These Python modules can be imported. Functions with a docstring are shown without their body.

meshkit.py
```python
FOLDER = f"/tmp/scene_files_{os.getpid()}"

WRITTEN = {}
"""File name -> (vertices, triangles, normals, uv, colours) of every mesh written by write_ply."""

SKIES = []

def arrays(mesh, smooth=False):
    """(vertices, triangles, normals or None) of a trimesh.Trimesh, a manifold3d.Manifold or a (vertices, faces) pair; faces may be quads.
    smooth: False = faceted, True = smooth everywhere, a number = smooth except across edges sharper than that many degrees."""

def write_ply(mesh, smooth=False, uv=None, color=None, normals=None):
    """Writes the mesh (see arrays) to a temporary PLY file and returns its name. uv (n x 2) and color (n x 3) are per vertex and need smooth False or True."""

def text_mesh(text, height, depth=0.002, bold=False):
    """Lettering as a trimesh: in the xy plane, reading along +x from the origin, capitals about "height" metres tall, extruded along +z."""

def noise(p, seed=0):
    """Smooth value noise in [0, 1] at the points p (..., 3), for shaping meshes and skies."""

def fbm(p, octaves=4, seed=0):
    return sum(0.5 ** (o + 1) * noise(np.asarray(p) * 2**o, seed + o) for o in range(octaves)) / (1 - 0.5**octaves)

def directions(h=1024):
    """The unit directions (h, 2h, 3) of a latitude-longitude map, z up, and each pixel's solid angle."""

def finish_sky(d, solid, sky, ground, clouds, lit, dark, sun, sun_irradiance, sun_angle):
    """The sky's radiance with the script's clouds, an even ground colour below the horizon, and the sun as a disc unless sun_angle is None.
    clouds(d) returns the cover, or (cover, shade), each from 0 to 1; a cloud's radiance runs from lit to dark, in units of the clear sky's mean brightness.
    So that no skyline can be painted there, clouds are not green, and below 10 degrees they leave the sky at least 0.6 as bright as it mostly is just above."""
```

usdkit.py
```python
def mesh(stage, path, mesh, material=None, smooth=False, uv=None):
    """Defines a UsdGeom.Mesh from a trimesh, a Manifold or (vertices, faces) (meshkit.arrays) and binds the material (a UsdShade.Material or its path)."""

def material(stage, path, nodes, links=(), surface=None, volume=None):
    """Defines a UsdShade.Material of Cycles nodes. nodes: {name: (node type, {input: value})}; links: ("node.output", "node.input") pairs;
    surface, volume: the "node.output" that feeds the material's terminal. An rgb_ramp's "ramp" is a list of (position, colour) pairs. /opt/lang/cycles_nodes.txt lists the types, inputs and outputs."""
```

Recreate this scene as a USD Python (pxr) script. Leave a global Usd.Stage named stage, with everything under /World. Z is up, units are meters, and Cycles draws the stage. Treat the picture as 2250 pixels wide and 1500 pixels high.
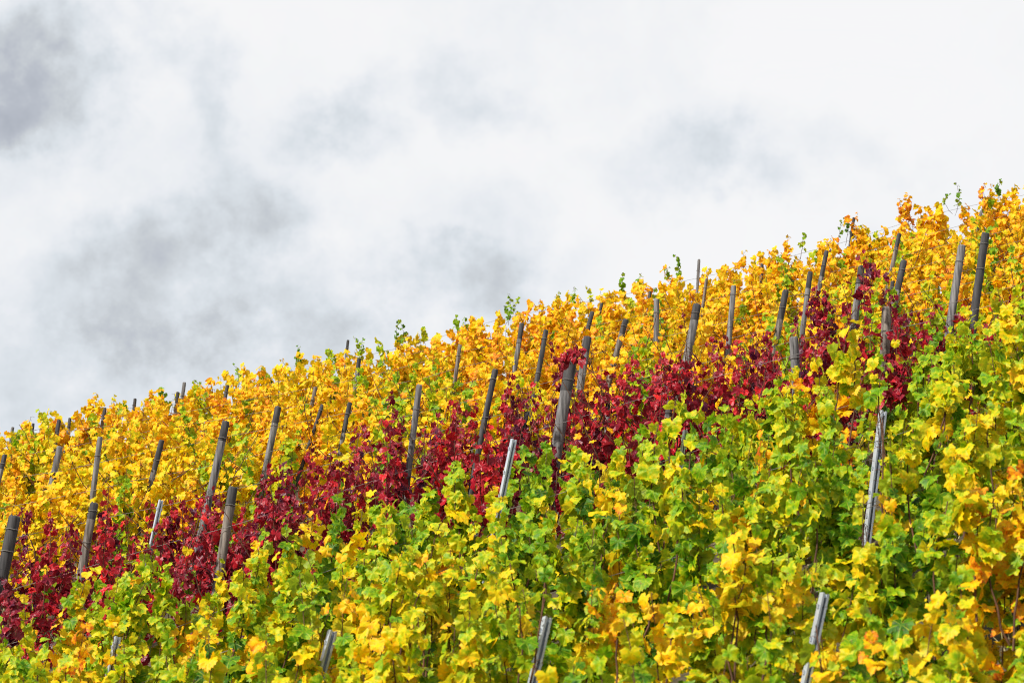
import math, random
import numpy as np, trimesh, usdkit, meshkit
from scipy.interpolate import PchipInterpolator
from shapely.geometry import Polygon
from pxr import Usd, UsdGeom, UsdLux, UsdShade, Sdf, Gf, Vt

stage = Usd.Stage.CreateInMemory()
UsdGeom.SetStageUpAxis(stage, 'Z'); UsdGeom.SetStageMetersPerUnit(stage, 1.0)
UsdGeom.Xform.Define(stage, '/World'); UsdGeom.Scope.Define(stage, '/World/Looks')
L = '/World/Looks/'
rng = np.random.default_rng(11); random.seed(11)

# ------------------------------------------------------------------ camera, sky, sun, exposure
CAM = np.array([0.0, 0.0, 1.7]); PITCH = math.atan((2600 - 750) / 6250.0); FPX = 6250.0
EXPOSURE = 0.58
SKY_STRENGTH = 0.1
CLOUD = 6.75            # radiance of the white cloud before the strength
SUN = 1.25; SUN_ANGLE = 3.0
SUN_DIR = np.array([-0.64, -0.58, 0.72]); SUN_DIR /= np.linalg.norm(SUN_DIR)
RIGHT = np.array([1.0, 0, 0]); FWD = np.array([0, math.cos(PITCH), math.sin(PITCH)]); UP = np.array([0, -math.sin(PITCH), math.cos(PITCH)])
cam = UsdGeom.Camera.Define(stage, '/World/camera')
cam.AddTranslateOp().Set(Gf.Vec3d(*CAM)); cam.AddRotateXOp().Set(90 + math.degrees(PITCH))
cam.CreateHorizontalApertureAttr(36.0); cam.CreateVerticalApertureAttr(24.0); cam.CreateFocalLengthAttr(100.0)
cam.CreateFStopAttr(6.3); cam.CreateFocusDistanceAttr(24.0); cam.CreateExposureAttr(EXPOSURE)
cam.CreateClippingRangeAttr(Gf.Vec2f(0.1, 5000))

def project(p):
    d = np.asarray(p, float) - CAM
    z = d @ FWD
    return 1125 + FPX * (d @ RIGHT) / z, 750 - FPX * (d @ UP) / z, z
def ray(px, py):
    return np.multiply.outer(np.ones_like(np.asarray(px, float)), FWD) * FPX + np.multiply.outer(np.asarray(px, float) - 1125, RIGHT) + np.multiply.outer(750 - np.asarray(py, float), UP)
def at(px, py, y):
    """The point in the row at distance y seen at photo pixel (px, py)."""
    r = ray(px, py)
    return CAM + r * ((y - CAM[1]) / r[..., 1])[..., None]

def sky_material():
    n = {'tc': ('texture_coordinate', {}), 'sky': ('sky_texture', {'sky_type': 'single_scattering', 'sun_disc': False, 'sun_elevation': math.asin(SUN_DIR[2]), 'sun_rotation': math.atan2(SUN_DIR[0], SUN_DIR[1])}),
         'w1': ('noise_texture', {'scale': 14.0, 'detail': 4.0, 'roughness': 0.55}), 'w0': ('vector_math', {'math_type': 'subtract', 'vector2': (.5, .5, .5)}), 'w2': ('vector_math', {'math_type': 'multiply', 'vector2': (.055, .055, .055)}),
         'w3': ('noise_texture', {'scale': 48.0, 'detail': 6.0, 'roughness': .6}), 'w4': ('vector_math', {'math_type': 'subtract', 'vector2': (.5, .5, .5)}), 'w5': ('vector_math', {'math_type': 'multiply', 'vector2': (.034, .034, .034)}),
         'wa': ('vector_math', {'math_type': 'add'}), 'dir': ('vector_math', {'math_type': 'add'}),
         'fb': ('noise_texture', {'scale': 7.0, 'detail': 6.0, 'roughness': 0.55, 'distortion': 0.4}), 'fm': ('map_range', {'from_min': 0.46, 'from_max': 0.78, 'to_min': 0.0, 'to_max': 0.13, 'clamp': True})}
    l = [('tc.generated', 'w1.vector'), ('w1.color', 'w0.vector1'), ('w0.vector', 'w2.vector1'), ('tc.generated', 'w3.vector'), ('w3.color', 'w4.vector1'), ('w4.vector', 'w5.vector1'),
         ('w2.vector', 'wa.vector1'), ('w5.vector', 'wa.vector2'), ('tc.generated', 'dir.vector1'), ('wa.vector', 'dir.vector2'), ('dir.vector', 'fb.vector'), ('fb.fac', 'fm.value')]
    blobs = [(95, 205, 150, 125, .62), (60, 60, 190, 100, .20), (375, 95, 120, 80, .26), (450, 270, 48, 150, .17), (745, 275, 140, 85, .40), (845, 180, 90, 50, .10), (1070, 205, 95, 95, .22),
             (490, 530, 140, 115, .27), (320, 655, 210, 130, .28), (430, 740, 330, 90, .22), (560, 520, 150, 110, .14), (115, 355, 70, 60, .14), (860, 665, 230, 85, .32), (1070, 560, 100, 110, .14), (1120, 650, 170, 80, .16),
             (1480, 395, 300, 80, .20), (1640, 395, 160, 60, .12), (2080, 560, 260, 120, .08), (1800, 330, 420, 80, .07), (190, 860, 480, 150, .22), (620, 790, 420, 120, .18), (270, 540, 70, 70, .18), (1980, 330, 220, 60, .05), (900, 560, 500, 120, .05), (200, 480, 420, 330, .10), (620, 330, 420, 260, .05)]
    last = 'fm.result'
    for i, (px, py, rx, ry, depth) in enumerate(blobs):
        c = ray(px, py); c /= np.linalg.norm(c)
        n[f'a{i}'] = ('vector_math', {'math_type': 'subtract', 'vector2': tuple(c)})
        n[f'b{i}'] = ('vector_math', {'math_type': 'multiply', 'vector2': (FPX / rx, FPX / ry, FPX / ry)})
        n[f'c{i}'] = ('vector_math', {'math_type': 'length'})
        n[f'd{i}'] = ('map_range', {'range_type': 'smoothstep', 'from_min': 1.6, 'from_max': 0.1, 'to_min': 0.0, 'to_max': depth * 1.05})
        n[f'e{i}'] = ('math', {'math_type': 'add'})
        l += [('dir.vector', f'a{i}.vector1'), (f'a{i}.vector', f'b{i}.vector1'), (f'b{i}.vector', f'c{i}.vector1'), (f'c{i}.value', f'd{i}.value'), (f'd{i}.result', f'e{i}.value1'), (last, f'e{i}.value2')]
        last = f'e{i}.value'
    n['tx'] = ('noise_texture', {'scale': 21.0, 'detail': 7.0, 'roughness': .62}); n['tm'] = ('map_range', {'from_min': .37, 'from_max': .60, 'to_min': .30, 'to_max': 1.15}); n['tmul'] = ('math', {'math_type': 'multiply'})
    l += [('tc.generated', 'tx.vector'), ('tx.fac', 'tm.value'), ('tm.result', 'tmul.value1'), (last, 'tmul.value2')]; last = 'tmul.value'
    k = CLOUD
    n['ramp'] = ('rgb_ramp', {'ramp': [(0, (.935, .935, .94)), (.12, (.825, .85, .885)), (.25, (.715, .76, .805)), (.45, (.59, .625, .66)), (.65, (.49, .52, .58)), (1, (.42, .45, .51))]})
    n['up'] = ('vector_math', {'math_type': 'scale', 'scale': k})
    n['mx'] = ('mix', {'fac': 0.97})
    n['bg'] = ('background_shader', {'strength': SKY_STRENGTH})
    l += [(last, 'ramp.fac'), ('ramp.color', 'up.vector1'), ('sky.color', 'mx.color1'), ('up.vector', 'mx.color2'), ('mx.color', 'bg.color')]
    return usdkit.material(stage, L + 'cloudy_sky', n, l, surface='bg.background')
sky = UsdLux.DomeLight.Define(stage, '/World/sky')
UsdShade.MaterialBindingAPI.Apply(sky.GetPrim()).Bind(sky_material())
sun = UsdLux.DistantLight.Define(stage, '/World/sun')
sun.CreateIntensityAttr(SUN); sun.CreateAngleAttr(SUN_ANGLE); sun.CreateColorAttr(Gf.Vec3f(1.0, 0.96, 0.89)); sun.CreateNormalizeAttr(True)
zax = Gf.Vec3d(*SUN_DIR); m = Gf.Matrix4d(1.0); m.SetRotate(Gf.Rotation(Gf.Vec3d(0, 0, 1), zax)); sun.AddTransformOp().Set(m)

# ------------------------------------------------------------------ helpers
used = {}
def numbered(path):
    n = used.get(path, -1) + 1; used[path] = n
    return path if n == 0 else f'{path}_{n:03d}'
def tag(prim, label=None, category=None, group=None, kind=None):
    for k, v in (('label', label), ('category', category), ('group', group), ('kind', kind)):
        if v: prim.SetCustomDataByKey(k, v)
    return prim
def thing(name, loc):
    x = UsdGeom.Xform.Define(stage, numbered('/World/' + name)); x.AddTranslateOp().Set(Gf.Vec3d(*map(float, loc)))
    return x.GetPrim()
def raw_mesh(path, v, f, n, mat, uv=None, tint=None):
    m = UsdGeom.Mesh.Define(stage, path)
    m.CreatePointsAttr(Vt.Vec3fArray.FromNumpy(np.ascontiguousarray(v, np.float32)))
    m.CreateFaceVertexCountsAttr(Vt.IntArray.FromNumpy(np.full(len(f), 3, np.int32)))
    m.CreateFaceVertexIndicesAttr(Vt.IntArray.FromNumpy(np.ascontiguousarray(f, np.int32).ravel()))
    m.CreateSubdivisionSchemeAttr('none')
    if n is not None:
        m.CreateNormalsAttr(Vt.Vec3fArray.FromNumpy(np.ascontiguousarray(n, np.float32))); m.SetNormalsInterpolation('vertex')
    api = UsdGeom.PrimvarsAPI(m)
    if uv is not None: api.CreatePrimvar('st', Sdf.ValueTypeNames.TexCoord2fArray, 'vertex').Set(Vt.Vec2fArray.FromNumpy(np.ascontiguousarray(uv, np.float32)))
    if tint is not None: api.CreatePrimvar('tint', Sdf.ValueTypeNames.FloatArray, 'vertex').Set(Vt.FloatArray.FromNumpy(np.ascontiguousarray(tint, np.float32)))
    UsdShade.MaterialBindingAPI.Apply(m.GetPrim()).Bind(mat)
    return m.GetPrim()
def part(parent, name, mesh, mat, smooth=40):
    return usdkit.mesh(stage, numbered(f'{parent.GetPath()}/{name}'), mesh, mat, smooth=smooth).GetPrim()
def tube(points, radii, sides=5):
    p = np.asarray(points, float); r = np.broadcast_to(radii, (len(p),))
    t = np.gradient(p, axis=0); t /= np.linalg.norm(t, axis=1, keepdims=True) + 1e-12
    a = np.cross(t, np.where(np.abs(t[:, 2:]) < .9, [0, 0, 1.0], [1.0, 0, 0])); a /= np.linalg.norm(a, axis=1, keepdims=True) + 1e-12
    b = np.cross(t, a); ang = np.arange(sides) * 2 * np.pi / sides
    v = (p[:, None] + r[:, None, None] * (np.cos(ang)[None, :, None] * a[:, None] + np.sin(ang)[None, :, None] * b[:, None])).reshape(-1, 3)
    i, j = np.meshgrid(np.arange(len(p) - 1), np.arange(sides), indexing='ij')
    q = np.stack([i * sides + j, i * sides + (j + 1) % sides, (i + 1) * sides + (j + 1) % sides, (i + 1) * sides + j], -1).reshape(-1, 4)
    f = np.vstack([q[:, [0, 1, 2]], q[:, [0, 2, 3]]])
    e = (len(p) - 1) * sides
    caps = [[0, k + 1, k] for k in range(1, sides - 1)] + [[e, e + k, e + k + 1] for k in range(1, sides - 1)]
    return v, np.vstack([f, caps])
def join(ms):
    vs, fs, n = [], [], 0
    for v, f in ms:
        vs.append(v); fs.append(np.asarray(f) + n); n += len(v)
    return np.vstack(vs), np.vstack(fs)

# ------------------------------------------------------------------ materials
def leaf_material(name, ramp, back, spot, margin, rough, trans):
    n = {'at': ('attribute', {'attribute': 'tint'}), 'ramp': ('rgb_ramp', {'ramp': ramp}), 'geo': ('geometry', {}), 'uv': ('uvmap', {'attribute': 'st'}), 'sep': ('separate_xyz', {}),
         'nz': ('noise_texture', {'scale': 32.0, 'detail': 3.0, 'roughness': .6}), 'nm': ('map_range', {'from_min': .3, 'from_max': .7, 'to_min': -.20, 'to_max': .14}), 'ta': ('math', {'math_type': 'add'}),
         'len': ('vector_math', {'math_type': 'length'}), 'mg': ('map_range', {'range_type': 'smoothstep', 'from_min': .45, 'from_max': 1.0, 'to_min': 0, 'to_max': margin}), 'tb': ('math', {'math_type': 'add', 'use_clamp': True}),
         # veins: rays from the petiole, read off the leaf's own plane
         'ang': ('math', {'math_type': 'arctan2'}), 'av': ('math', {'math_type': 'multiply', 'value2': 6.6}), 'cs': ('math', {'math_type': 'cosine'}), 'vn': ('map_range', {'from_min': .93, 'from_max': 1.0, 'to_min': 0, 'to_max': .62}), 'vm': ('mix', {'color2': back}),
         'sp': ('noise_texture', {'scale': 75.0, 'detail': 2.0}), 'sm': ('map_range', {'from_min': .62, 'from_max': .74, 'to_min': 0, 'to_max': .8}), 'sx': ('mix', {'color2': spot}),
         'bk': ('mix', {'color2': back}), 'bf': ('math', {'math_type': 'multiply', 'value2': .35}),
         'bz': ('noise_texture', {'scale': 55.0, 'detail': 2.0}), 'bump': ('bump', {'strength': .35, 'distance': .012}),
         'p': ('principled_bsdf', {'roughness': rough, 'specular_ior_level': .22}), 'tr': ('translucent_bsdf', {}), 'mx': ('mix_closure', {'fac': trans})}
    l = [('at.fac', 'ta.value1'), ('nz.fac', 'nm.value'), ('nm.result', 'ta.value2'), ('geo.position', 'nz.vector'), ('geo.position', 'sp.vector'), ('geo.position', 'bz.vector'),
         ('uv.UV', 'len.vector1'), ('len.value', 'mg.value'), ('ta.value', 'tb.value1'), ('mg.result', 'tb.value2'), ('tb.value', 'ramp.fac'),
         ('uv.UV', 'sep.vector'), ('sep.x', 'ang.value1'), ('sep.y', 'ang.value2'), ('ang.value', 'av.value1'), ('av.value', 'cs.value1'), ('cs.value', 'vn.value'),
         ('ramp.color', 'vm.color1'), ('vn.result', 'vm.fac'), ('vm.color', 'sx.color1'), ('sp.fac', 'sm.value'), ('sm.result', 'sx.fac'),
         ('sx.color', 'bk.color1'), ('geo.backfacing', 'bf.value1'), ('bf.value', 'bk.fac'), ('bk.color', 'p.base_color'), ('bk.color', 'tr.color'),
         ('bz.fac', 'bump.height'), ('bump.normal', 'p.normal'), ('p.BSDF', 'mx.closure1'), ('tr.BSDF', 'mx.closure2')]
    return usdkit.material(stage, L + name, n, l, surface='mx.closure')
M = {}
M['leaf'] = leaf_material('vine_leaf', [(0, (.026, .095, .003)), (.15, (.065, .19, .003)), (.30, (.14, .31, .003)), (.44, (.31, .43, .003)), (.56, (.58, .53, .003)), (.70, (.87, .56, .002)), (.84, (.91, .43, .002)), (.95, (.86, .26, .003)), (1, (.52, .11, .006))],
                          (.50, .50, .03), (.22, .09, .02), .13, .50, .44)
M['red'] = leaf_material('red_vine_leaf', [(0, (.045, .004, .022)), (.25, (.13, .004, .016)), (.5, (.27, .006, .016)), (.75, (.41, .009, .015)), (1, (.68, .018, .014))], (.36, .05, .06), (.10, .01, .015), .06, .36, .30)
def simple(name, c1, c2, scale=30.0, rough=.8, stretch=(1, 1, 1), bump=.4, metallic=0.0, dist=.004, coord='geo.position', extra=None):
    n = {'geo': ('geometry', {}), 'tc': ('texture_coordinate', {}), 'mp': ('mapping', {'scale': stretch}), 'nz': ('noise_texture', {'scale': scale, 'detail': 5.0, 'roughness': .62}), 'mr': ('map_range', {'from_min': .3, 'from_max': .7}),
         'ramp': ('rgb_ramp', {'ramp': [(0, c1), (1, c2)]}), 'bump': ('bump', {'strength': bump, 'distance': dist}), 'p': ('principled_bsdf', {'roughness': rough, 'metallic': metallic, 'specular_ior_level': .3})}
    l = [(coord, 'mp.vector'), ('mp.vector', 'nz.vector'), ('nz.fac', 'mr.value'), ('mr.result', 'ramp.fac'), ('ramp.color', 'p.base_color'), ('nz.fac', 'bump.height'), ('bump.normal', 'p.normal')]
    return usdkit.material(stage, L + name, n, l, surface='p.BSDF')
M['cane'] = simple('vine_cane', (.035, .015, .008), (.13, .055, .022), 25, .75)
M['trunk'] = simple('vine_trunk', (.04, .028, .018), (.15, .105, .07), 40, .95, (1, 1, .25), .8)
M['wood'] = simple('weathered_wood', (.022, .021, .022), (.215, .205, .20), 60, .9, (1, 1, .05), 1.0)
M['wood_dark'] = simple('blackened_wood', (.014, .014, .015), (.07, .066, .066), 46, .85, (1, 1, .09), .9)
M['wood_brown'] = simple('brown_weathered_wood', (.026, .021, .018), (.23, .195, .165), 60, .9, (1, 1, .05), 1.0)
M['zinc'] = simple('galvanised_steel', (.36, .395, .44), (.46, .495, .54), 40, .36, (1, 1, .3), .05, .45)
M['wire'] = simple('dull_wire', (.10, .09, .08), (.28, .26, .24), 60, .6, (1, 1, 1), .2, .3)
M['soil'] = simple('hillside_soil', (.022, .017, .009), (.085, .065, .030), 6, .95, (1, 1, 1), .8, 0, .05)
M['litter'] = simple('dry_grass', (.16, .13, .05), (.40, .34, .17), 9, .9)

# ------------------------------------------------------------------ the hillside: the canopy line of each row as the photo shows it
K12 = ([-1200, 0, 1125, 2250, 3400], [2230, 1880, 1570, 1370, 1120])
K18 = ([-1200, 0, 600, 1125, 1700, 2250, 3400], [1790, 1400, 1190, 1005, 830, 670, 300])
K22 = ([-1200, 0, 600, 1125, 1700, 2250, 3400], [1440, 1165, 1025, 880, 735, 600, 290])
K33 = ([-1200, 0, 200, 400, 520, 760, 890, 1120, 1280, 1490, 1700, 1840, 2000, 2140, 2250, 3400], [1130, 950, 897, 862, 832, 775, 745, 682, 650, 605, 556, 518, 472, 436, 412, 150])
KEY_Y = [11.5, 18.0, 22.0, 33.4]
KEYS = []
for y, (kx, ky) in zip(KEY_Y, (K12, K18, K22, K33)):
    px = np.linspace(-1200, 3400, 200); py = PchipInterpolator(kx, ky)(px)
    p = at(px, py, y); KEYS.append((p[:, 0], p[:, 2]))
def lin(x, xs, zs):
    x = np.asarray(x, float); z = np.interp(x, xs, zs)
    s0 = (zs[5] - zs[0]) / (xs[5] - xs[0]); s1 = (zs[-1] - zs[-6]) / (xs[-1] - xs[-6])
    ext = lambda d: 40 * np.tanh(d / 40)
    return z + np.where(x < xs[0], s0 * -ext(xs[0] - x), 0) + np.where(x > xs[-1], s1 * ext(x - xs[-1]), 0)
HC = 1.32
def ztop(x, y):
    """Height of the canopy line at x in the row at distance y."""
    x = np.atleast_1d(np.asarray(x, float)); y = np.broadcast_to(np.asarray(y, float), x.shape)
    zs = np.stack([lin(x, *k) for k in KEYS])
    out = np.empty(len(x))
    inside = np.clip(y, KEY_Y[0], KEY_Y[-1])
    pc = PchipInterpolator(KEY_Y, zs, axis=0)
    uy, inv = np.unique(inside, return_inverse=True)
    for k, yy in enumerate(uy):
        w = inv == k; out[w] = pc(yy)[w]
    return out
def zground(x, y):
    x = np.atleast_1d(np.asarray(x, float)); y = np.broadcast_to(np.asarray(y, float), x.shape)
    g = ztop(x, y) - HC
    near = np.clip(y / KEY_Y[0], 0, 1)
    g = np.where(y < KEY_Y[0], g * near ** 1.2, g)
    dy = np.maximum(y - KEY_Y[-1], 0)
    return g + 1.3 * (1 - np.exp(-dy / 7.0)) - 0.02 * np.maximum(dy - 15, 0)
gx = np.unique(np.concatenate([-np.geomspace(12, 900, 22), np.linspace(-12, 12, 81), np.geomspace(12, 900, 22)]))
gy = np.unique(np.concatenate([-np.geomspace(1, 600, 14), np.linspace(0, 40, 101), np.geomspace(40.5, 1200, 24)]))
X, Y = np.meshgrid(gx, gy, indexing='ij')
Z = zground(X.ravel(), np.maximum(Y.ravel(), 0)).reshape(X.shape) + meshkit.fbm(np.stack([X.ravel() * 1.4, Y.ravel() * 1.4, 0 * X.ravel()], 1)).reshape(X.shape) * .06
ii, jj = np.meshgrid(np.arange(len(gx) - 1), np.arange(len(gy) - 1), indexing='ij'); nj = len(gy)
q = np.stack([ii * nj + jj, (ii + 1) * nj + jj, (ii + 1) * nj + jj + 1, ii * nj + jj + 1], -1).reshape(-1, 4)
hill = usdkit.mesh(stage, '/World/hillside', (np.stack([X.ravel(), Y.ravel(), Z.ravel()], 1), q), M['soil'], smooth=True).GetPrim()
tag(hill, 'steep brown vineyard slope under the vines, rising to the right', 'hillside', kind='structure')
tag(sky.GetPrim(), 'bright overcast sky with soft grey cloud patches', 'sky', kind='structure')

ROWS = [  # distance, kind, words for the label
    (11.7, 'green', 'row nearest the camera'), (13.3, 'green', 'fourth row below the red vines'), (14.9, 'green', 'third row below the red vines'),
    (16.5, 'green', 'second row below the red vines'), (18.0, 'green', 'row just below the red vines'),
    (20.0, 'red', 'front row of red vines'), (21.9, 'red', 'rear row of red vines'),
    (23.8, 'golden', 'row just behind the red vines'), (25.7, 'golden', 'second row behind the red vines'), (27.6, 'golden', 'third row behind the red vines'),
    (29.5, 'golden', 'third row below the skyline'), (31.4, 'golden', 'second row below the skyline'), (33.3, 'golden', 'row along the skyline')]
ROW_Y = np.array([r[0] for r in ROWS])

# ------------------------------------------------------------------ posts: (top x, top y, a lower point x, y, width) in photo pixels, unprojected onto their rows
WOOD = [
 (32, 1133, 0, 1270, 40, 5, 'thick grey wooden post at the left edge among the red vines'),
 (515, 1070, 482, 1255, 32, 5, 'leaning grey post at the left end of the dense red patch'),
 (1262, 775, 1222, 1010, 38, 5, 'long leaning grey post with red leaves over its top'),
 (1475, 880, 1465, 940, 25, 5, 'short grey post stub low between red leaves and green tops'),
 (1742, 740, 1747, 800, 30, 5, 'low thick post with rounded top left of the red leaves'),
 (1945, 675, 1940, 810, 32, 5, 'dark post behind the red leaves above the tall steel post'),
 (1335, 868, 1331, 935, 16, 6, 'thin dark post standing low between red leaves'),
 (1160, 905, 1150, 945, 15, 6, 'short dark stake among sparse red leaves'),
 (1295, 740, 1272, 880, 26, 7, 'pale grey post half hidden behind the long leaning post'),
 (1090, 812, 1060, 965, 20, 6, 'leaning post rising out of red leaves left of the long leaning post'),
 (920, 845, 910, 935, 20, 6, 'dark topped post at the upper edge of the dense red leaves'),
 (1890, 585, 1870, 745, 24, 6, 'straight dark post with red leaves clinging to it'),
 (1985, 572, 1966, 655, 22, 7, 'grey post with a wire loop and red leaves at its foot'),
 (1962, 618, 1958, 655, 12, 8, 'thin dark post just behind the post with the wire loop'),
 (2117, 540, 2090, 705, 28, 6, 'left and darker of the two tall posts at the right edge'),
 (2168, 513, 2140, 720, 28, 6, 'right and taller of the two tall posts at the right edge'),
 (1780, 597, 1764, 740, 18, 7, 'black capped pale post with red leaves beside it'),
 (1724, 637, 1704, 750, 21, 7, 'dark grey leaning post just left of the black capped one'),
 (1530, 668, 1500, 825, 27, 7, 'broad weathered leaning post above the middle of the red vines'),
 (1612, 628, 1600, 740, 19, 8, 'slim cracked post right of the broad weathered one'),
 (1445, 657, 1443, 745, 18, 8, 'upright black capped post beside a green patch'),
 (1378, 702, 1367, 742, 20, 8, 'short dark post left of the upright black capped one'),
 (1302, 685, 1288, 745, 16, 9, 'black topped thin post with a wire to its right'),
 (1145, 710, 1128, 830, 17, 8, 'slim dark topped post in the golden vines at mid picture'),
 (1197, 725, 1190, 765, 18, 8, 'short dark post right of the slim dark topped one'),
 (1010, 757, 998, 832, 14, 9, 'thin shaded post above the dense red leaves'),
 (791, 787, 787, 814, 15, 10, 'black post top showing just under the skyline leaves'),
 (772, 885, 748, 998, 16, 7, 'slim leaning post half covered by golden leaves'),
 (613, 893, 586, 1035, 22, 7, 'clear leaning grey post left of the centre in golden leaves'),
 (692, 850, 680, 912, 13, 9, 'faint grey post behind golden leaves, left of two'),
 (706, 888, 692, 932, 13, 8, 'faint brown post behind golden leaves, right of two'),
 (495, 925, 455, 1100, 27, 6, 'thick broken looking post above the left red vines'),
 (357, 967, 325, 1085, 19, 7, 'leaning dark post amid golden vines at left'),
 (211, 1105, 200, 1160, 28, 6, 'stout post with a pale top among the left red vines'),
 (222, 960, 206, 1085, 18, 7, 'dark jointed post in the golden vines near the left'),
 (131, 980, 117, 1048, 22, 8, 'stout dark post in the far left golden vines'),
 (8, 998, -2, 1045, 16, 8, 'dark post cut by the left picture edge'),
 (128, 922, 119, 975, 14, 10, 'grey post at the left skyline behind a stout one'),
 (154, 918, 147, 968, 10, 11, 'leaf wrapped thin post at the left skyline'),
 (75, 930, 70, 970, 9, 12, 'thin dark post second from the left on the skyline'),
 (30, 938, 27, 960, 6, 12, 'very thin post leftmost on the skyline'),
 (231, 896, 221, 957, 12, 11, 'dark post under the tall golden sprig at left'),
 (295, 875, 291, 912, 11, 12, 'dark square topped post on the left skyline'),
 (389, 861, 379, 930, 12, 11, 'dark post just left of the post with a green sprig'),
 (405, 840, 397, 890, 13, 12, 'grey post on the skyline with a green sprig at its right'),
 (502, 846, 496, 875, 12, 11, 'black post top below the skyline sprigs'),
 (767, 747, 764, 775, 7, 12, 'thin grey post tip above the skyline left of centre'),
 (1323, 666, 1320, 682, 9, 11, 'small dark post tip under the skyline at mid picture'),
 (1427, 640, 1425, 660, 9, 11, 'small dark post tip left of a green clump'),
 (1550, 612, 1547, 635, 8, 11, 'small dark post tip in orange leaves'),
 (1535, 570, 1533, 595, 7, 12, 'thin dark post tip standing above the skyline leaves'),
 (1676, 580, 1674, 605, 9, 11, 'small dark post tip in golden leaves right of centre'),
 (1819, 552, 1808, 605, 16, 9, 'brown topped post in golden leaves at upper right'),
 (1978, 514, 1966, 572, 15, 9, 'slim grey post highest inside the golden leaves at right'),
 (1875, 478, 1872, 505, 7, 12, 'thin brown stake on the right skyline'),
 (2154, 463, 2150, 482, 10, 11, 'small dark post tip near the right skyline'),
]
STEEL = [
 (1940, 903, 1905, 1185, 22, 4, 'tallest galvanised steel post, fully clear of the leaves'),
 (1129, 965, 1098, 1115, 16, 4, 'bright steel post below the long leaning wooden post'),
 (1506, 945, 1490, 1055, 11, 4, 'slim steel post at the lower edge of the red leaves'),
 (1203, 1355, 1170, 1500, 24, 1, 'open topped steel post at the bottom edge near the middle'),
 (731, 1385, 706, 1480, 24, 2, 'bright steel post behind yellow leaves at lower left of centre'),
 (259, 1398, 252, 1430, 18, 3, 'short steel post tip at the lower left'),
 (1812, 1303, 1770, 1500, 24, 1, 'steel post partly hidden by green leaves at lower right'),
 (354, 1098, 333, 1195, 12, 5, 'slim bluish steel post among the left red vines'),
]
LANES = []   # (x0, y0, x1, y1, half width, distance): what stays clear of nearer leaves
def frame_of(top, low):
    a = top - low; a /= np.linalg.norm(a); s = np.cross([0, 1.0, 0], a); s /= np.linalg.norm(s)
    return a, s, np.cross(a, s)
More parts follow.
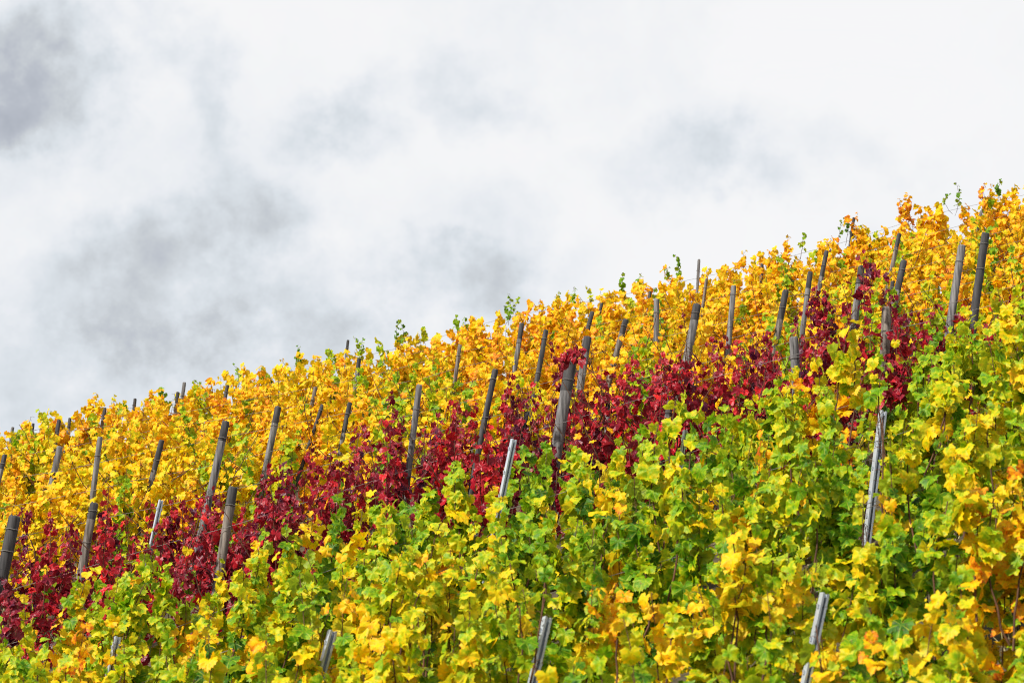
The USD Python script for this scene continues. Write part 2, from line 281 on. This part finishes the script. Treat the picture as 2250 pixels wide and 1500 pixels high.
def wooden_post(spec, k):
    x0, y0, x1, y1, w, row, label = spec
    y = ROW_Y[row] + [-.03, .03, .08][k % 3]
    top, low = at(x0, y0, y), at(x1, y1, y)
    low[1] -= rng.uniform(-.02, .02)
    ax, s, t = frame_of(top, low)
    g = zground(top[:1], y)[0]; n = (top[2] - g) / ax[2]
    base = top - ax * (n + .25)
    ppm = FPX / ((top - CAM) @ FWD); r = np.clip(w * .65 / ppm / 2, .018, .068)
    h = n + .25; rings, sides = 15, 14
    us = np.concatenate([np.linspace(0, 1 - .02 / h, rings), [1 - .006 / h, 1.0]])
    ang = np.arange(sides) * 2 * np.pi / sides
    pts = []
    lob = rng.normal(0, .05, sides)
    for i, u in enumerate(us):
        rr = r * (1.06 - .08 * u) * (1 + lob + rng.normal(0, .018, sides)) * (1 if i < rings else (.93 if i == rings else .80))
        bend = .012 * math.sin(u * 3 + k)
        tip = (rng.normal(0, .10, sides) * r) if i == len(us) - 1 else 0
        pts.append(base[None] + (u * h + tip * np.ones(sides))[:, None] * ax + rr[:, None] * (np.cos(ang)[:, None] * s + np.sin(ang)[:, None] * t) + bend * s)
    pts = np.array(pts)
    cut = rings - 1 - [0, 1, 2, 1, 0][k % 5]
    def shell(P, cap):
        nR = len(P); v = P.reshape(-1, 3)
        i, j = np.meshgrid(np.arange(nR - 1), np.arange(sides), indexing='ij')
        q = np.stack([i * sides + j, i * sides + (j + 1) % sides, (i + 1) * sides + (j + 1) % sides, (i + 1) * sides + j], -1).reshape(-1, 4)
        f = np.vstack([q[:, [0, 1, 2]], q[:, [0, 2, 3]]])
        if cap:
            v = np.vstack([v, P[-1].mean(0) - ax * r * .12]); c = len(v) - 1; e = (nR - 1) * sides
            f = np.vstack([f, [[e + j, e + (j + 1) % sides, c] for j in range(sides)]])
        return v, f
    o = thing('wooden_post', base)
    wood = M['wood_brown'] if k % 4 == 1 else M['wood']
    if k % 5 in (1, 2, 3):   # a darkened head
        v, f = shell(pts[:cut + 1], False); part(o, 'shaft', (v - base, f), wood, 50)
        v, f = shell(pts[cut:], True); part(o, 'post_top', (v - base, f), M['wood_dark'], 50)
    else:
        v, f = shell(pts, True); part(o, 'shaft', (v - base, f), wood if k % 3 else M['wood_dark'], 50)
    for hh in ((.13 + .12 * (k * .37 % 1),) if k % 3 else (.09, .30 + .2 * (k * .61 % 1))):   # wire wound round the post
        c = top - ax * (hh + rng.uniform(-.03, .03)) + .0
        a2 = np.linspace(0, 2 * np.pi, 13)
        ringp = c + (r * 1.05 + .004) * (np.cos(a2)[:, None] * s + np.sin(a2)[:, None] * t) + np.linspace(0, .02, 13)[:, None] * ax + .012 * math.sin(2.6 + k) * s
        part(o, 'wire_loop', (lambda m: (m[0] - base, m[1]))(tube(ringp, .0026, 4)), M['wire'])
    tag(o, label, 'wooden post', 'wooden trellis posts')
    f_ = max(1 - 24 / math.hypot(x1 - x0, y1 - y0), .3)
    LANES.append((x0, y0 - 6, x0 + (x1 - x0) * f_, y0 + (y1 - y0) * f_, w * .36 + 2, y, .70 if any(q in label for q in ('half', 'broken', 'faint', 'wrapped', 'jointed', 'clinging', 'low', 'stub')) else .88))
for k, spec in enumerate(WOOD): wooden_post(spec, k)
CLEAR = [1.0, .75, .45, .9, .6, .4, .5, .12]   # how much of each stands free of leaves
def steel_post(spec, k):
    x0, y0, x1, y1, w, row, label = spec
    y = ROW_Y[row] - [.28, .16, .12, .12, .06, .04, .16, -.08][k]
    top, low = at(x0, y0, y), at(x1, y1, y)
    ax, s, t = frame_of(top, low)
    ca, sa = math.cos(.55), math.sin(.55); s, t = ca * s + sa * t, -sa * s + ca * t   # turned so that one flank faces the light
    g = zground(top[:1], y)[0]; h = (top[2] - g) / ax[2] + .3
    base = top - ax * h
    ppm = FPX / ((top - CAM) @ FWD); W = np.clip(w / ppm, .022, .062) * .64; D = W * .75; e = .0032
    a, d, lip = W / 2, D / 2, W * .26
    # open C profile with a stiffening groove in its back
    outer = [(-a + lip, -d), (-a, -d), (-a, d), (-a * .35, d), (-a * .2, d - W * .13), (a * .2, d - W * .13), (a * .35, d), (a, d), (a, -d), (a - lip, -d)]
    from shapely.geometry import LineString
    poly = LineString(outer).buffer(e / 2 + .0006, cap_style=2, join_style=2)
    m = trimesh.creation.extrude_polygon(poly, h)
    v = base + m.vertices[:, :1] * s + m.vertices[:, 1:2] * -t * -1 + m.vertices[:, 2:] * ax
    fl = m.faces if np.dot(np.cross(s, t), ax) > 0 else m.faces[:, ::-1]
    o = thing('steel_post', base)
    part(o, 'profile', (v - base, fl), M['zinc'], 30)
    for i in range(9):       # wire hooks pressed out of both flanks
        for side in (-1, 1):
            b = trimesh.creation.box([.006, .012, .020]); b.vertices[b.vertices[:, 2] > 0, 0] += side * .006
            vv = base + (b.vertices[:, :1] + side * (a + .004)) * s + b.vertices[:, 1:2] * t + (b.vertices[:, 2:] + h - .07 - i * .16) * ax
            part(o, 'wire_hook', (vv - base, b.faces), M['zinc'], False)
    tag(o, label, 'steel post', 'galvanised steel trellis posts')
    f_ = CLEAR[k]
    LANES.append((x0, y0 - 8, x0 + (x1 - x0) * f_, y0 + (y1 - y0) * f_, w / 2 + (6 if k == 0 else 2), y, .99))
for k, spec in enumerate(STEEL): steel_post(spec, k)
LANES = np.array(LANES)

# ------------------------------------------------------------------ wires along the rows
for r, (y, kind, words) in enumerate(ROWS):
    if kind == 'green' and r < 2: continue
    xs = np.arange((-250 - 1125) * y / FPX * 1.05, (2500 - 1125) * y / FPX * 1.05, .25)
    for hgt, nm in ((-.08, 'upper'), (-.48, 'lower')):
        zz = ztop(xs, y) + hgt - (.25 if kind == 'green' else 0) - .02 * np.abs(np.sin(xs * .7 + r)) + rng.normal(0, .004, len(xs))
        p = np.stack([xs, y - .03 + .012 * np.sin(xs * 2.1), zz], 1)
        c = p[len(p) // 2].copy()
        prim = usdkit.mesh(stage, numbered('/World/trellis_wire'), tube(p, .0019, 4), M['wire'], smooth=True).GetPrim()
        tag(prim, f'{nm} trellis wire strung along the {words}', 'wire', 'trellis wires')

# ------------------------------------------------------------------ leaf shapes
ANG = np.radians([0, 15, 30, 47, 66, 86, 110, 143, 180, -143, -110, -86, -66, -47, -30, -15])
RAD = np.array([1.0, .91, .80, .95, .90, .80, .86, .70, .16, .70, .86, .80, .90, .95, .80, .91])
NO = 32
K_ = np.arange(NO) / 2
ANG32 = np.interp(K_, np.arange(17), np.r_[ANG[:9], ANG[9:] + 2 * np.pi, 2 * np.pi])
RAD32 = np.interp(K_, np.arange(17), np.r_[RAD, RAD[0]])
TEMPL = []
for k in range(8):
    r = RAD32 * (1 + rng.normal(0, .045, NO)) * (1 + .055 * np.where(np.arange(NO) % 2, -1, 1)); a = ANG32 + rng.normal(0, .02, NO)
    if k % 2: r[rng.integers(3, 28)] *= .72      # a torn edge
    out = np.stack([np.sin(a) * r * .92, np.cos(a) * r], 1)
    p2 = np.vstack([[[0, 0]], out * .52, out])
    fold, droop, wave, ph = rng.uniform(.05, .65), rng.uniform(.05, .65), rng.uniform(.05, .20), rng.uniform(0, 6)
    rr = np.hypot(p2[:, 0], p2[:, 1]); th = np.arctan2(p2[:, 0], p2[:, 1])
    z = fold * np.abs(p2[:, 0]) - droop * rr ** 2 + wave * np.sin(5 * th + ph) * rr + rng.normal(0, .035, len(p2)) * rr + .035 * np.cos(6.6 * th) * np.minimum(rr, .6)
    v = np.column_stack([p2[:, 0], p2[:, 1], z])
    f = [[0, 1 + (j + 1) % NO, 1 + j] for j in range(NO)]
    for j in range(NO):
        a0, b0, a1, b1 = 1 + j, 1 + (j + 1) % NO, NO + 1 + j, NO + 1 + (j + 1) % NO
        f += [[a0, b0, b1], [a0, b1, a1]]
    f = np.array(f)
    n = np.zeros_like(v); fn = np.cross(v[f[:, 1]] - v[f[:, 0]], v[f[:, 2]] - v[f[:, 0]])
    for c in range(3): np.add.at(n, f[:, c], fn)
    n /= np.linalg.norm(n, axis=1, keepdims=True)
    if n[:, 2].mean() < 0: f = f[:, ::-1]; n = -n
    o = np.r_[0, np.arange(NO + 1, 2 * NO + 1, 2)]
    TEMPL.append((v, f, n, p2, v[o], np.array([[0, 1 + (j + 1) % 16, 1 + j] for j in range(16)])[:, ::(1 if f[0][1] == 2 else -1)], n[o], p2[o]))

# ------------------------------------------------------------------ growing the vines
RAG_X = [0, 40, 70, 130, 200, 290, 330, 380, 410, 440, 470, 520, 560, 590, 640, 690, 710, 760, 800, 850, 900, 960, 1000, 1030, 1080, 1110, 1150, 1170, 1230, 1290, 1340, 1370, 1400, 1460, 1510, 1530, 1560, 1630, 1680, 1720, 1760, 1800, 1850, 1890, 1915, 1932, 1978, 2000, 2050, 2080, 2120, 2150, 2180, 2220, 2250]
RAG_Y = [1420, 1380, 1300, 1245, 1240, 1215, 1205, 1260, 1330, 1280, 1260, 1160, 1140, 1170, 1220, 1100, 1065, 1070, 1170, 1110, 1090, 1040, 1060, 1010, 1050, 1010, 960, 945, 1000, 940, 950, 915, 930, 930, 950, 880, 890, 830, 850, 840, 805, 800, 760, 720, 760, 890, 890, 770, 740, 705, 740, 690, 650, 700, 740]
REDTOP_X = [0, 60, 130, 330, 400, 560, 720, 850, 920, 1000, 1100, 1200, 1260, 1300, 1400, 1480, 1600, 1700, 1760, 1800, 1860, 1910, 1960, 2000, 2080, 2200, 2250]
REDTOP_Y = [1240, 1130, 1140, 1085, 1100, 1025, 985, 905, 930, 845, 850, 800, 765, 850, 745, 770, 735, 690, 700, 630, 690, 590, 650, 690, 680, 620, 620]
GREENISH = [(1440, 690, 45), (1400, 770, 60), (1920, 640, 70), (2070, 600, 60), (980, 830, 60), (600, 960, 60), (280, 1050, 50), (1730, 690, 50), (860, 850, 50), (70, 950, 40), (2150, 520, 50)]
CLUMPS = [(1555, 1105, 38, .73), (1640, 1165, 32, .84), (1650, 1215, 30, .86), (1730, 1290, 40, .83), (1840, 1255, 34, .72), (1700, 1330, 40, .80), (2000, 1440, 50, .78), (2150, 1390, 50, .80), (2190, 1430, 40, .82), (1340, 1320, 45, .90), (1345, 1395, 30, .92), (400, 1420, 45, .86), (110, 1415, 45, .86), (740, 1205, 28, .84),
          (800, 1400, 40, .80), (850, 1450, 60, .78), (1590, 1290, 35, .73), (480, 1290, 34, .74), (1650, 880, 36, .72), (1870, 790, 45, .69), (1900, 830, 40, .70), (1290, 1440, 32, .74), (1400, 1375, 22, .73), (1530, 1350, 45, .83), (2210, 1090, 40, .80), (2160, 940, 40, .72), (1150, 1370, 30, .88), (690, 1450, 45, .80), (120, 1350, 35, .74), (1470, 1480, 60, .76), (2220, 1300, 32, .76), (1950, 1130, 32, .84), (1060, 1090, 35, .66), (1110, 1290, 40, .70), (960, 1300, 60, .66), (1830, 1470, 60, .78), (560, 1440, 30, .84)]
leaves, shoots, vines = [], [], []
def unit(v): return v / (np.linalg.norm(v) + 1e-12)
def add_leaf(vine, kind, pos, out, size, tint, droop=.8):
    nrm = unit(out * rng.uniform(.4, 1.1) + np.array([0, 0, rng.uniform(.0, .9)]) + rng.normal(0, .38, 3))
    tip = np.array([0, 0, -droop]) + out * .35 + rng.normal(0, .38, 3); tip = unit(tip - nrm * (tip @ nrm))
    side = np.cross(tip, nrm)
    leaves.append((vine, kind, pos, side, tip, nrm, size, tint, rng.integers(8)))
def grow_shoot(vine, kind, base, top, step, size, tint, y, start=.0, spread=.10, sd=.08, bare=0.0, petiole=.075, canew=.0042, taper=.42):
    n = 9; u = np.linspace(0, 1, n)[:, None]
    mid = rng.normal(0, .035, 3) * [1, 1.2, 0]
    p = base + (top - base) * u + mid * np.sin(np.pi * u) + rng.normal(0, .006, (n, 3))
    length = np.linalg.norm(top - base)
    tubes = [tube(p, np.linspace(canew, canew * .45, n), 4)]
    N = max(int(length / step), 2)
    for i in range(N):
        w = start + (1 - start) * (i + rng.uniform(.2, .8)) / N
        if rng.random() < bare: continue
        q = np.array([np.interp(w * (n - 1), np.arange(n), p[:, c]) for c in range(3)])
        az = rng.normal(-np.pi / 2 if rng.random() < .68 else np.pi / 2, .85)
        out = np.array([math.cos(az), math.sin(az), 0])
        pl = petiole * rng.uniform(.6, 1.4) * (1.0 - .45 * w)
        e = q + out * pl * .85 + np.array([0, 0, pl * rng.uniform(-.1, .6)])
        if canew > .003: tubes.append(tube([q, (q + e) / 2 + [0, 0, .01], e], .0014, 3))
        s = size * rng.uniform(.60, 1.22) * (1.0 - taper * max(w - .6, 0) / .4)
        add_leaf(vine, kind, e + out * .004, out, s, tint + rng.normal(0, sd), .8)
    shoots.append((vine, join(tubes)))
def tint_green(px, py):
    """Broad colour drift of the near vines: greener in the middle, yellower to the lower right and lower left."""
    t = .405
    t += .13 * math.exp(-((px - 2050) / 420) ** 2 - ((py - 1420) / 220) ** 2)
    t += .12 * math.exp(-((px - 780) / 280) ** 2 - ((py - 1440) / 150) ** 2)
    t += .10 * math.exp(-((px - 130) / 220) ** 2 - ((py - 1430) / 120) ** 2)
    t += .05 * math.exp(-((px - 1000) / 300) ** 2 - ((py - 1200) / 150) ** 2)
    t -= .10 * math.exp(-((px - 1400) / 330) ** 2 - ((py - 1080) / 170) ** 2)
    t -= .06 * math.exp(-((px - 2050) / 260) ** 2 - ((py - 850) / 160) ** 2)
    return t
for r, (y, kind, words) in enumerate(ROWS):
    xa, xb = (-190 - 1125) * y / FPX * 1.03, (2440 - 1125) * y / FPX * 1.03
    pitch = {'green': 1.05, 'red': 1.0, 'golden': 1.1}[kind]
    nv = int((xb - xa) / pitch)
    for i in range(nv):
        xc = xa + (i + .5 + rng.uniform(-.06, .06)) * (xb - xa) / nv
        g = zground([xc], y)[0]; vine = len(vines)
        vt = rng.normal(0, .035)
        vines.append(dict(row=r, order=i, x=xc, y=y, z=g, kind=kind, tint=vt))
        # trunk and the two arms along the wire
        zc = .36
        tp = np.array([[xc + rng.normal(0, .02), y + rng.normal(0, .02), g - .12], [xc + rng.normal(0, .03), y, g + .15], [xc + rng.normal(0, .03), y, g + .32], [xc, y, g + zc]])
        half = (xb - xa) / nv / 2
        vines[-1]['trunk'] = tube(tp, [.032, .026, .023, .024], 7)
        arms = []
        for sgn in (-1, 1):
            ax_ = xc + sgn * np.linspace(0, half * .93, 5)
            az_ = zground(ax_, y) + zc + rng.normal(0, .012, 5); az_[0] = g + zc
            arms.append(tube(np.stack([ax_, y + rng.normal(0, .012, 5), az_], 1), np.linspace(.018, .009, 5), 6))
        vines[-1]['arms'] = arms
        per = {'green': 13.0, 'red': 15.0, 'golden': 13.0 if y < 31 else 16.0}[kind]
        ns = int(round(2 * half * per))
        for j in range(ns):
            sx = xc - half + 2 * half * (j + rng.uniform(.15, .85)) / ns
            base = np.array([sx, y + rng.normal(0, .03), zground([sx], y)[0] + zc])
            zt = ztop([sx], y)[0]
            px, py, _ = project([sx, y, zt])
            lean = np.array([rng.normal(.03, .10), rng.normal(0, .12), 0])
            if kind == 'green':
                if y == 18.0:
                    want = np.interp(px, RAG_X, RAG_Y); zt = np.clip(at(np.array(px), np.array(want), y)[2], zt - .6, zt + .42) - .03
                    h = zt + rng.normal(-.06, .07)
                else: h = zt + rng.normal(-.02, .12)
                t0 = tint_green(px, py) + vt + rng.normal(0, .105)
                if rng.random() < .10: t0 -= .14
                if rng.random() < .09: t0 += rng.uniform(.15, .34)
                grow_shoot(vine, 'leaf', base, np.array([sx, y, h]) + lean, .029, .074, t0, y, 0.0, sd=.085)
            elif kind == 'red':
                want = np.interp(px, REDTOP_X, REDTOP_Y); wz = at(np.array(px), np.array(want), y)[2]
                h = np.clip(wz, zt - .45, zt + .26) + rng.normal(-.14, .11)
                t0 = .47 + vt + rng.normal(0, .15)
                isred = rng.random() < (.96 if px < 2080 else .55)
                if isred: grow_shoot(vine, 'red', base, np.array([sx, y, h]) + lean, .027, .060, t0, y, .02, sd=.16, bare=.06)
                else: grow_shoot(vine, 'leaf', base, np.array([sx, y, h]) + lean, .045, .062, .45 + rng.normal(0, .12), y, .05, bare=.1)
            else:
                h = zt + rng.normal(-.05, .10 if y < 31 else .05)
                t0 = .768 + vt + rng.normal(0, .05)
                gp = .07 + max(.7 * math.exp(-((px - a_) / w_) ** 2 - ((py - b_) / 32) ** 2) for a_, b_, w_ in GREENISH)
                t0 += .028 * np.clip((px - 1200) / 700, -.6, 1)
                if rng.random() < gp: t0 = .42 + rng.normal(0, .08)
                lean = np.array([rng.normal(.05, .22), rng.normal(0, .14), 0])
                if y < 24: t0 -= .02
                grow_shoot(vine, 'leaf', base, np.array([sx, y, h]) + lean, .030, .072, t0, y, .02, sd=.055, bare=.08 if y < 27 else .03, taper=.42 if y < 31 else .22)
        for j in range({'green': 9, 'red': 2, 'golden': 2}[kind]):      # short shoots hanging below the arms
            sx = xc + rng.uniform(-half, half); b0 = np.array([sx, y, zground([sx], y)[0] + zc])
            grow_shoot(vine, 'red' if kind == 'red' else 'leaf', b0, b0 + [rng.normal(0, .12), rng.normal(-.12, .10), -rng.uniform(.15, .34)], .04, .07 if kind != 'red' else .05, {'green': .46, 'red': .5, 'golden': .76}[kind] + rng.normal(0, .08), y)
        if kind == 'green':      # strong canes on the outside of the hedge, leafless low down
            for j in range(5):
                sx = xc + rng.uniform(-half, half); b0 = np.array([sx, y - rng.uniform(.10, .2), zground([sx], y)[0] + zc + rng.uniform(.05, .35)])
                ln = rng.uniform(.5, .85)
                grow_shoot(vine, 'leaf', b0, b0 + [rng.normal(.04, .08), rng.normal(-.03, .05), ln], .05, .078, .47 + rng.normal(0, .09), y, .55, canew=.0064)
        if kind != 'green' and y < 31:      # bare canes that hang out of the canopy
            for j in range(7):
                sx = xc + rng.uniform(-half, half); z0 = zground([sx], y)[0] + zc + rng.uniform(0, .35)
                a = rng.choice([-1, 1]) * rng.uniform(.25, .95); ln = rng.uniform(.45, .9)
                p0 = np.array([sx, y - .10, z0]); p1 = p0 + ln * np.array([math.sin(a), -rng.uniform(.05, .25), math.cos(a)])
                grow_shoot(vine, 'leaf', p0, p1, .14, .05, .75, y, .3, bare=.7, canew=.0058)
def vine_near(row, px):
    x = (px - 1125) * ROW_Y[row] / FPX
    return min((v for v in range(len(vines)) if vines[v]['row'] == row), key=lambda v: abs(vines[v]['x'] - x * 1.0))
# single long shoots that stand above the skyline
for px, py0, py1, tint, size in [(655, 800, 760, .12, .034), (655, 800, 772, .16, .03), (880, 745, 700, .20, .045), (872, 745, 708, .2, .03), (1120, 690, 645, .28, .045), (1105, 690, 670, .2, .04), (1140, 685, 655, .4, .04), (1485, 610, 560, .26, .045), (1470, 610, 585, .3, .04),
        (1855, 515, 476, .10, .034), (1848, 515, 482, .12, .03), (2100, 450, 400, .14, .034), (2090, 445, 425, .2, .03), (2200, 425, 395, .16, .04), (2165, 430, 402, .96, .04), (2180, 430, 405, .9, .035), (425, 865, 832, .32, .036), (440, 865, 838, .3, .036),
        (515, 840, 800, .38, .04), (520, 840, 808, .36, .036), (213, 900, 865, .76, .06), (205, 905, 872, .8, .06), (1990, 480, 425, .93, .06), (2000, 485, 428, .9, .055), (1978, 480, 436, .95, .05), (1885, 508, 470, .92, .04), (1005, 715, 692, .34, .045), (1020, 715, 698, .3, .045),
        (1365, 640, 600, .26, .045), (1260, 665, 632, .36, .05), (1290, 655, 630, .5, .045), (1730, 560, 515, .88, .04), (1765, 545, 512, .4, .045), (780, 785, 742, .36, .042), (800, 770, 742, .34, .042), (620, 815, 788, .7, .04), (725, 785, 765, .4, .04), (60, 955, 925, .4, .05), (110, 940, 915, .76, .045),
        (1410, 630, 600, .4, .045), (1230, 670, 640, .4, .045), (930, 740, 718, .5, .05), (330, 890, 858, .8, .06), (250, 900, 868, .6, .045), (1640, 575, 552, .8, .05)]:
    v = vine_near(12, px); y = ROW_Y[12] + rng.normal(0, .05)
    a, b = at(np.array(px - rng.uniform(-8, 8)), np.array(py0 + 25.), y), at(np.array(float(px)), np.array(float(py1)), y)
    grow_shoot(v, 'leaf', a, b, .034, size, tint, y, .30, petiole=.035, canew=.0032, sd=.05)
# stray red shoots over their neighbours
FIRST_STRAY = len(leaves)
for px, py0, py1, row in [(1965, 900, 800, 4), (1950, 880, 780, 4), (1985, 890, 800, 4), (1940, 890, 820, 4), (2225, 720, 630, 5), (2210, 740, 680, 4), (1260, 800, 760, 5), (1240, 800, 765, 5), (1275, 800, 768, 5), (1790, 720, 630, 6), (1800, 710, 640, 6), (1910, 640, 580, 6), (1895, 680, 600, 6), (650, 1190, 1090, 4), (410, 1330, 1260, 4), (1385, 1040, 960, 4), (400, 1300, 1220, 4), (20, 1400, 1300, 4), (10, 1360, 1270, 5), (55, 1150, 1115, 6)]:
    v = vine_near(row, px); y = ROW_Y[row] - .14
    for q in range(2):
        a, b = at(np.array(px + rng.uniform(-12, 12)), np.array(float(py0)), y), at(np.array(px + rng.uniform(-8, 8)), np.array(float(py1)), y)
        grow_shoot(v, 'red', a, b, .03, .05, .42 + rng.normal(0, .12), y, 0, petiole=.04, canew=.003, sd=.15)

vid = np.array([l[0] for l in leaves]); isred = np.array([l[1] == 'red' for l in leaves])
P = np.array([l[2] for l in leaves]); S = np.array([l[3] for l in leaves]); T = np.array([l[4] for l in leaves]); N_ = np.array([l[5] for l in leaves])
SZ = np.array([l[6] for l in leaves]); TINT = np.clip(np.array([l[7] for l in leaves]), .0, .99); TK = np.array([l[8] for l in leaves])
C = P + T * (SZ * .35)[:, None]
cx, cy, cz = project(C)
# canopy trimmed away in front of the posts that the growers keep clear
keep = np.ones(len(P), bool)
stray = np.arange(len(P)) >= FIRST_STRAY
for x0, y0, x1, y1, hw, y, pr in LANES:
    d = np.array([x1 - x0, y1 - y0]); ln2 = d @ d
    u = np.clip(((cx - x0) * d[0] + (cy - y0) * d[1]) / ln2, 0, 1)
    dist = np.hypot(cx - x0 - u * d[0], cy - y0 - u * d[1])
    keep &= ~((C[:, 1] < y + .06) & (dist < hw * .8 + SZ * .50 * FPX / cz) & (rng.random(len(P)) < pr) & ~stray)
vid, isred, P, S, T, N_, SZ, TINT, TK, C, cx, cy, cz = (a[keep] for a in (vid, isred, P, S, T, N_, SZ, TINT, TK, C, cx, cy, cz))

for a_, b_, r_, t_ in CLUMPS:      # shoots that have already turned yellow or orange
    w = (np.hypot((cx - a_) * 1.25, (cy - b_) * .8) < r_ * rng.uniform(.75, 1.25, len(P))) & (cz < 19.5) & ~isred & (rng.random(len(P)) < .7)
    TINT[w] = np.clip(t_ - .09 + rng.normal(0, .06, w.sum()), 0, .99)

# which leaves can be told apart: nearest first, how much of each stays uncovered
W2, H2 = 1125, 750
owner = np.full((H2, W2), -1, np.int32)
for i in np.argsort(cz):
    sc = FPX / cz[i] / 2 * SZ[i]
    ax_, ay_ = S[i] @ RIGHT * sc * .85, -(S[i] @ UP) * sc * .85; bx_, by_ = T[i] @ RIGHT * sc * .85, -(T[i] @ UP) * sc * .85
    det = ax_ * by_ - ay_ * bx_
    if abs(det) < 1: continue
    rx, ry = math.hypot(ax_, bx_), math.hypot(ay_, by_); X0, Y0 = cx[i] / 2, cy[i] / 2
    x0, x1, y0, y1 = max(int(X0 - rx), 0), min(int(X0 + rx) + 2, W2), max(int(Y0 - ry), 0), min(int(Y0 + ry) + 2, H2)
    if x0 >= x1 or y0 >= y1: continue
    gx_, gy_ = np.meshgrid(np.arange(x0, x1) - X0, np.arange(y0, y1) - Y0)
    a, b = (gx_ * by_ - gy_ * bx_) / det, (gy_ * ax_ - gx_ * ay_) / det
    sub = owner[y0:y1, x0:x1]; sub[(a * a + b * b < 1) & (sub < 0)] = i
seen = np.bincount(owner[owner >= 0], minlength=len(P))

order_words = ['first', 'second', 'third', 'fourth', 'fifth', 'sixth', 'seventh', 'eighth', 'ninth', 'tenth', 'eleventh', 'twelfth', 'thirteenth', 'fourteenth', 'fifteenth', 'sixteenth']
by_vine = [np.nonzero(vid == v)[0] for v in range(len(vines))]
shoot_by = {}
for v, m in shoots: shoot_by.setdefault(v, []).append(m)
rank = {}
n_parts = 0
def leaf_arrays(i, base):
    v, f, n, uv = TEMPL[TK[i]][:4] if seen[i] > 0 else TEMPL[TK[i]][4:]
    R = np.stack([S[i], T[i], N_[i]])
    thin = .72 if isred[i] else 1.0
    return (v * [SZ[i] * thin, SZ[i], SZ[i]]) @ R + (P[i] - base), f, n @ R, uv, np.full(len(v), TINT[i])
for v, info in enumerate(vines):
    idx = by_vine[v]
    if len(idx) == 0 or seen[idx].sum() < 1:
        inview = False
    else: inview = True
    pxv, pyv, _ = project([info['x'], info['y'], info['z'] + 1])
    if not inview and (pxv < -60 or pxv > 2310): continue
    r = info['row']; rank[r] = rank.get(r, -1) + 1
    base = np.array([info['x'], info['y'], info['z']])
    o = thing('grapevine', base)
    big = idx[seen[idx] >= 14]; big = big[np.argsort(-seen[big])][:300]
    rest = np.setdiff1d(idx, big)
    tm = TINT[idx].mean() if len(idx) else .5
    colour = 'crimson red' if info['kind'] == 'red' else ('golden yellow' if info['kind'] == 'golden' and tm < .76 else 'orange golden' if info['kind'] == 'golden' else 'leafy green' if tm < .40 else 'yellow green' if tm < .50 else 'green and yellow')
    tag(o, f"{colour} grapevine, {order_words[min(rank[r], 15)]} from the left in the {ROWS[r][2]}", 'grapevine', {'green': 'green and yellow vines', 'red': 'red vines', 'golden': 'golden vines'}[info['kind']])
    part(o, 'trunk', (info['trunk'][0] - base, info['trunk'][1]), M['trunk'])
    for a in info['arms']: part(o, 'cordon', (a[0] - base, a[1]), M['trunk'])
    for s in shoot_by.get(v, []): part(o, 'shoot', (s[0] - base, s[1]), M['cane'], True)
    for i in big:
        a = leaf_arrays(i, base)
        raw_mesh(numbered(f'{o.GetPath()}/leaf'), a[0], a[1], a[2], M['red' if isred[i] else 'leaf'], a[3], a[4]); n_parts += 1
    for red in (False, True):
        g = [i for i in rest if isred[i] == red]
        if not g: continue
        arr = [leaf_arrays(i, base) for i in g]; off = np.cumsum([0] + [len(a[0]) for a in arr[:-1]])
        prim = raw_mesh(numbered(f'{o.GetPath()}/foliage'), np.vstack([a[0] for a in arr]), np.vstack([a[1] + k for a, k in zip(arr, off)]), np.vstack([a[2] for a in arr]), M['red' if red else 'leaf'], np.vstack([a[3] for a in arr]), np.concatenate([a[4] for a in arr]))
        tag(prim, kind='stuff')
print('leaves', len(P), 'leaf parts', n_parts, 'vines', len(vines))

# ------------------------------------------------------------------ dry grass and fallen leaves between the rows
blades = []
for i in range(5200):
    y = rng.uniform(11.5, 34.5); x = rng.uniform(-1.15, 1.15) * 1125 * y / FPX
    g = zground([x], y)[0] if i % 1 == 0 else 0
    h = rng.uniform(.06, .26); w = rng.uniform(.003, .008); a = rng.uniform(0, 6.28); b = rng.normal(0, .08, 2)
    d = np.array([math.cos(a), math.sin(a), 0]) * w; p = np.array([x, y, g - .02])
    blades.append((np.array([p - d, p + d, p + [b[0] * .4, b[1] * .4, h * .6] - d * .6, p + [b[0] * .4, b[1] * .4, h * .6] + d * .6, p + [b[0], b[1], h]]), np.array([[0, 1, 3], [0, 3, 2], [2, 3, 4]])))
v, f = join(blades)
gr = usdkit.mesh(stage, '/World/grass', (v, f), M['litter']).GetPrim(); tag(gr, 'short dry straw coloured grass on the ground between the vine rows', 'grass', kind='stuff')
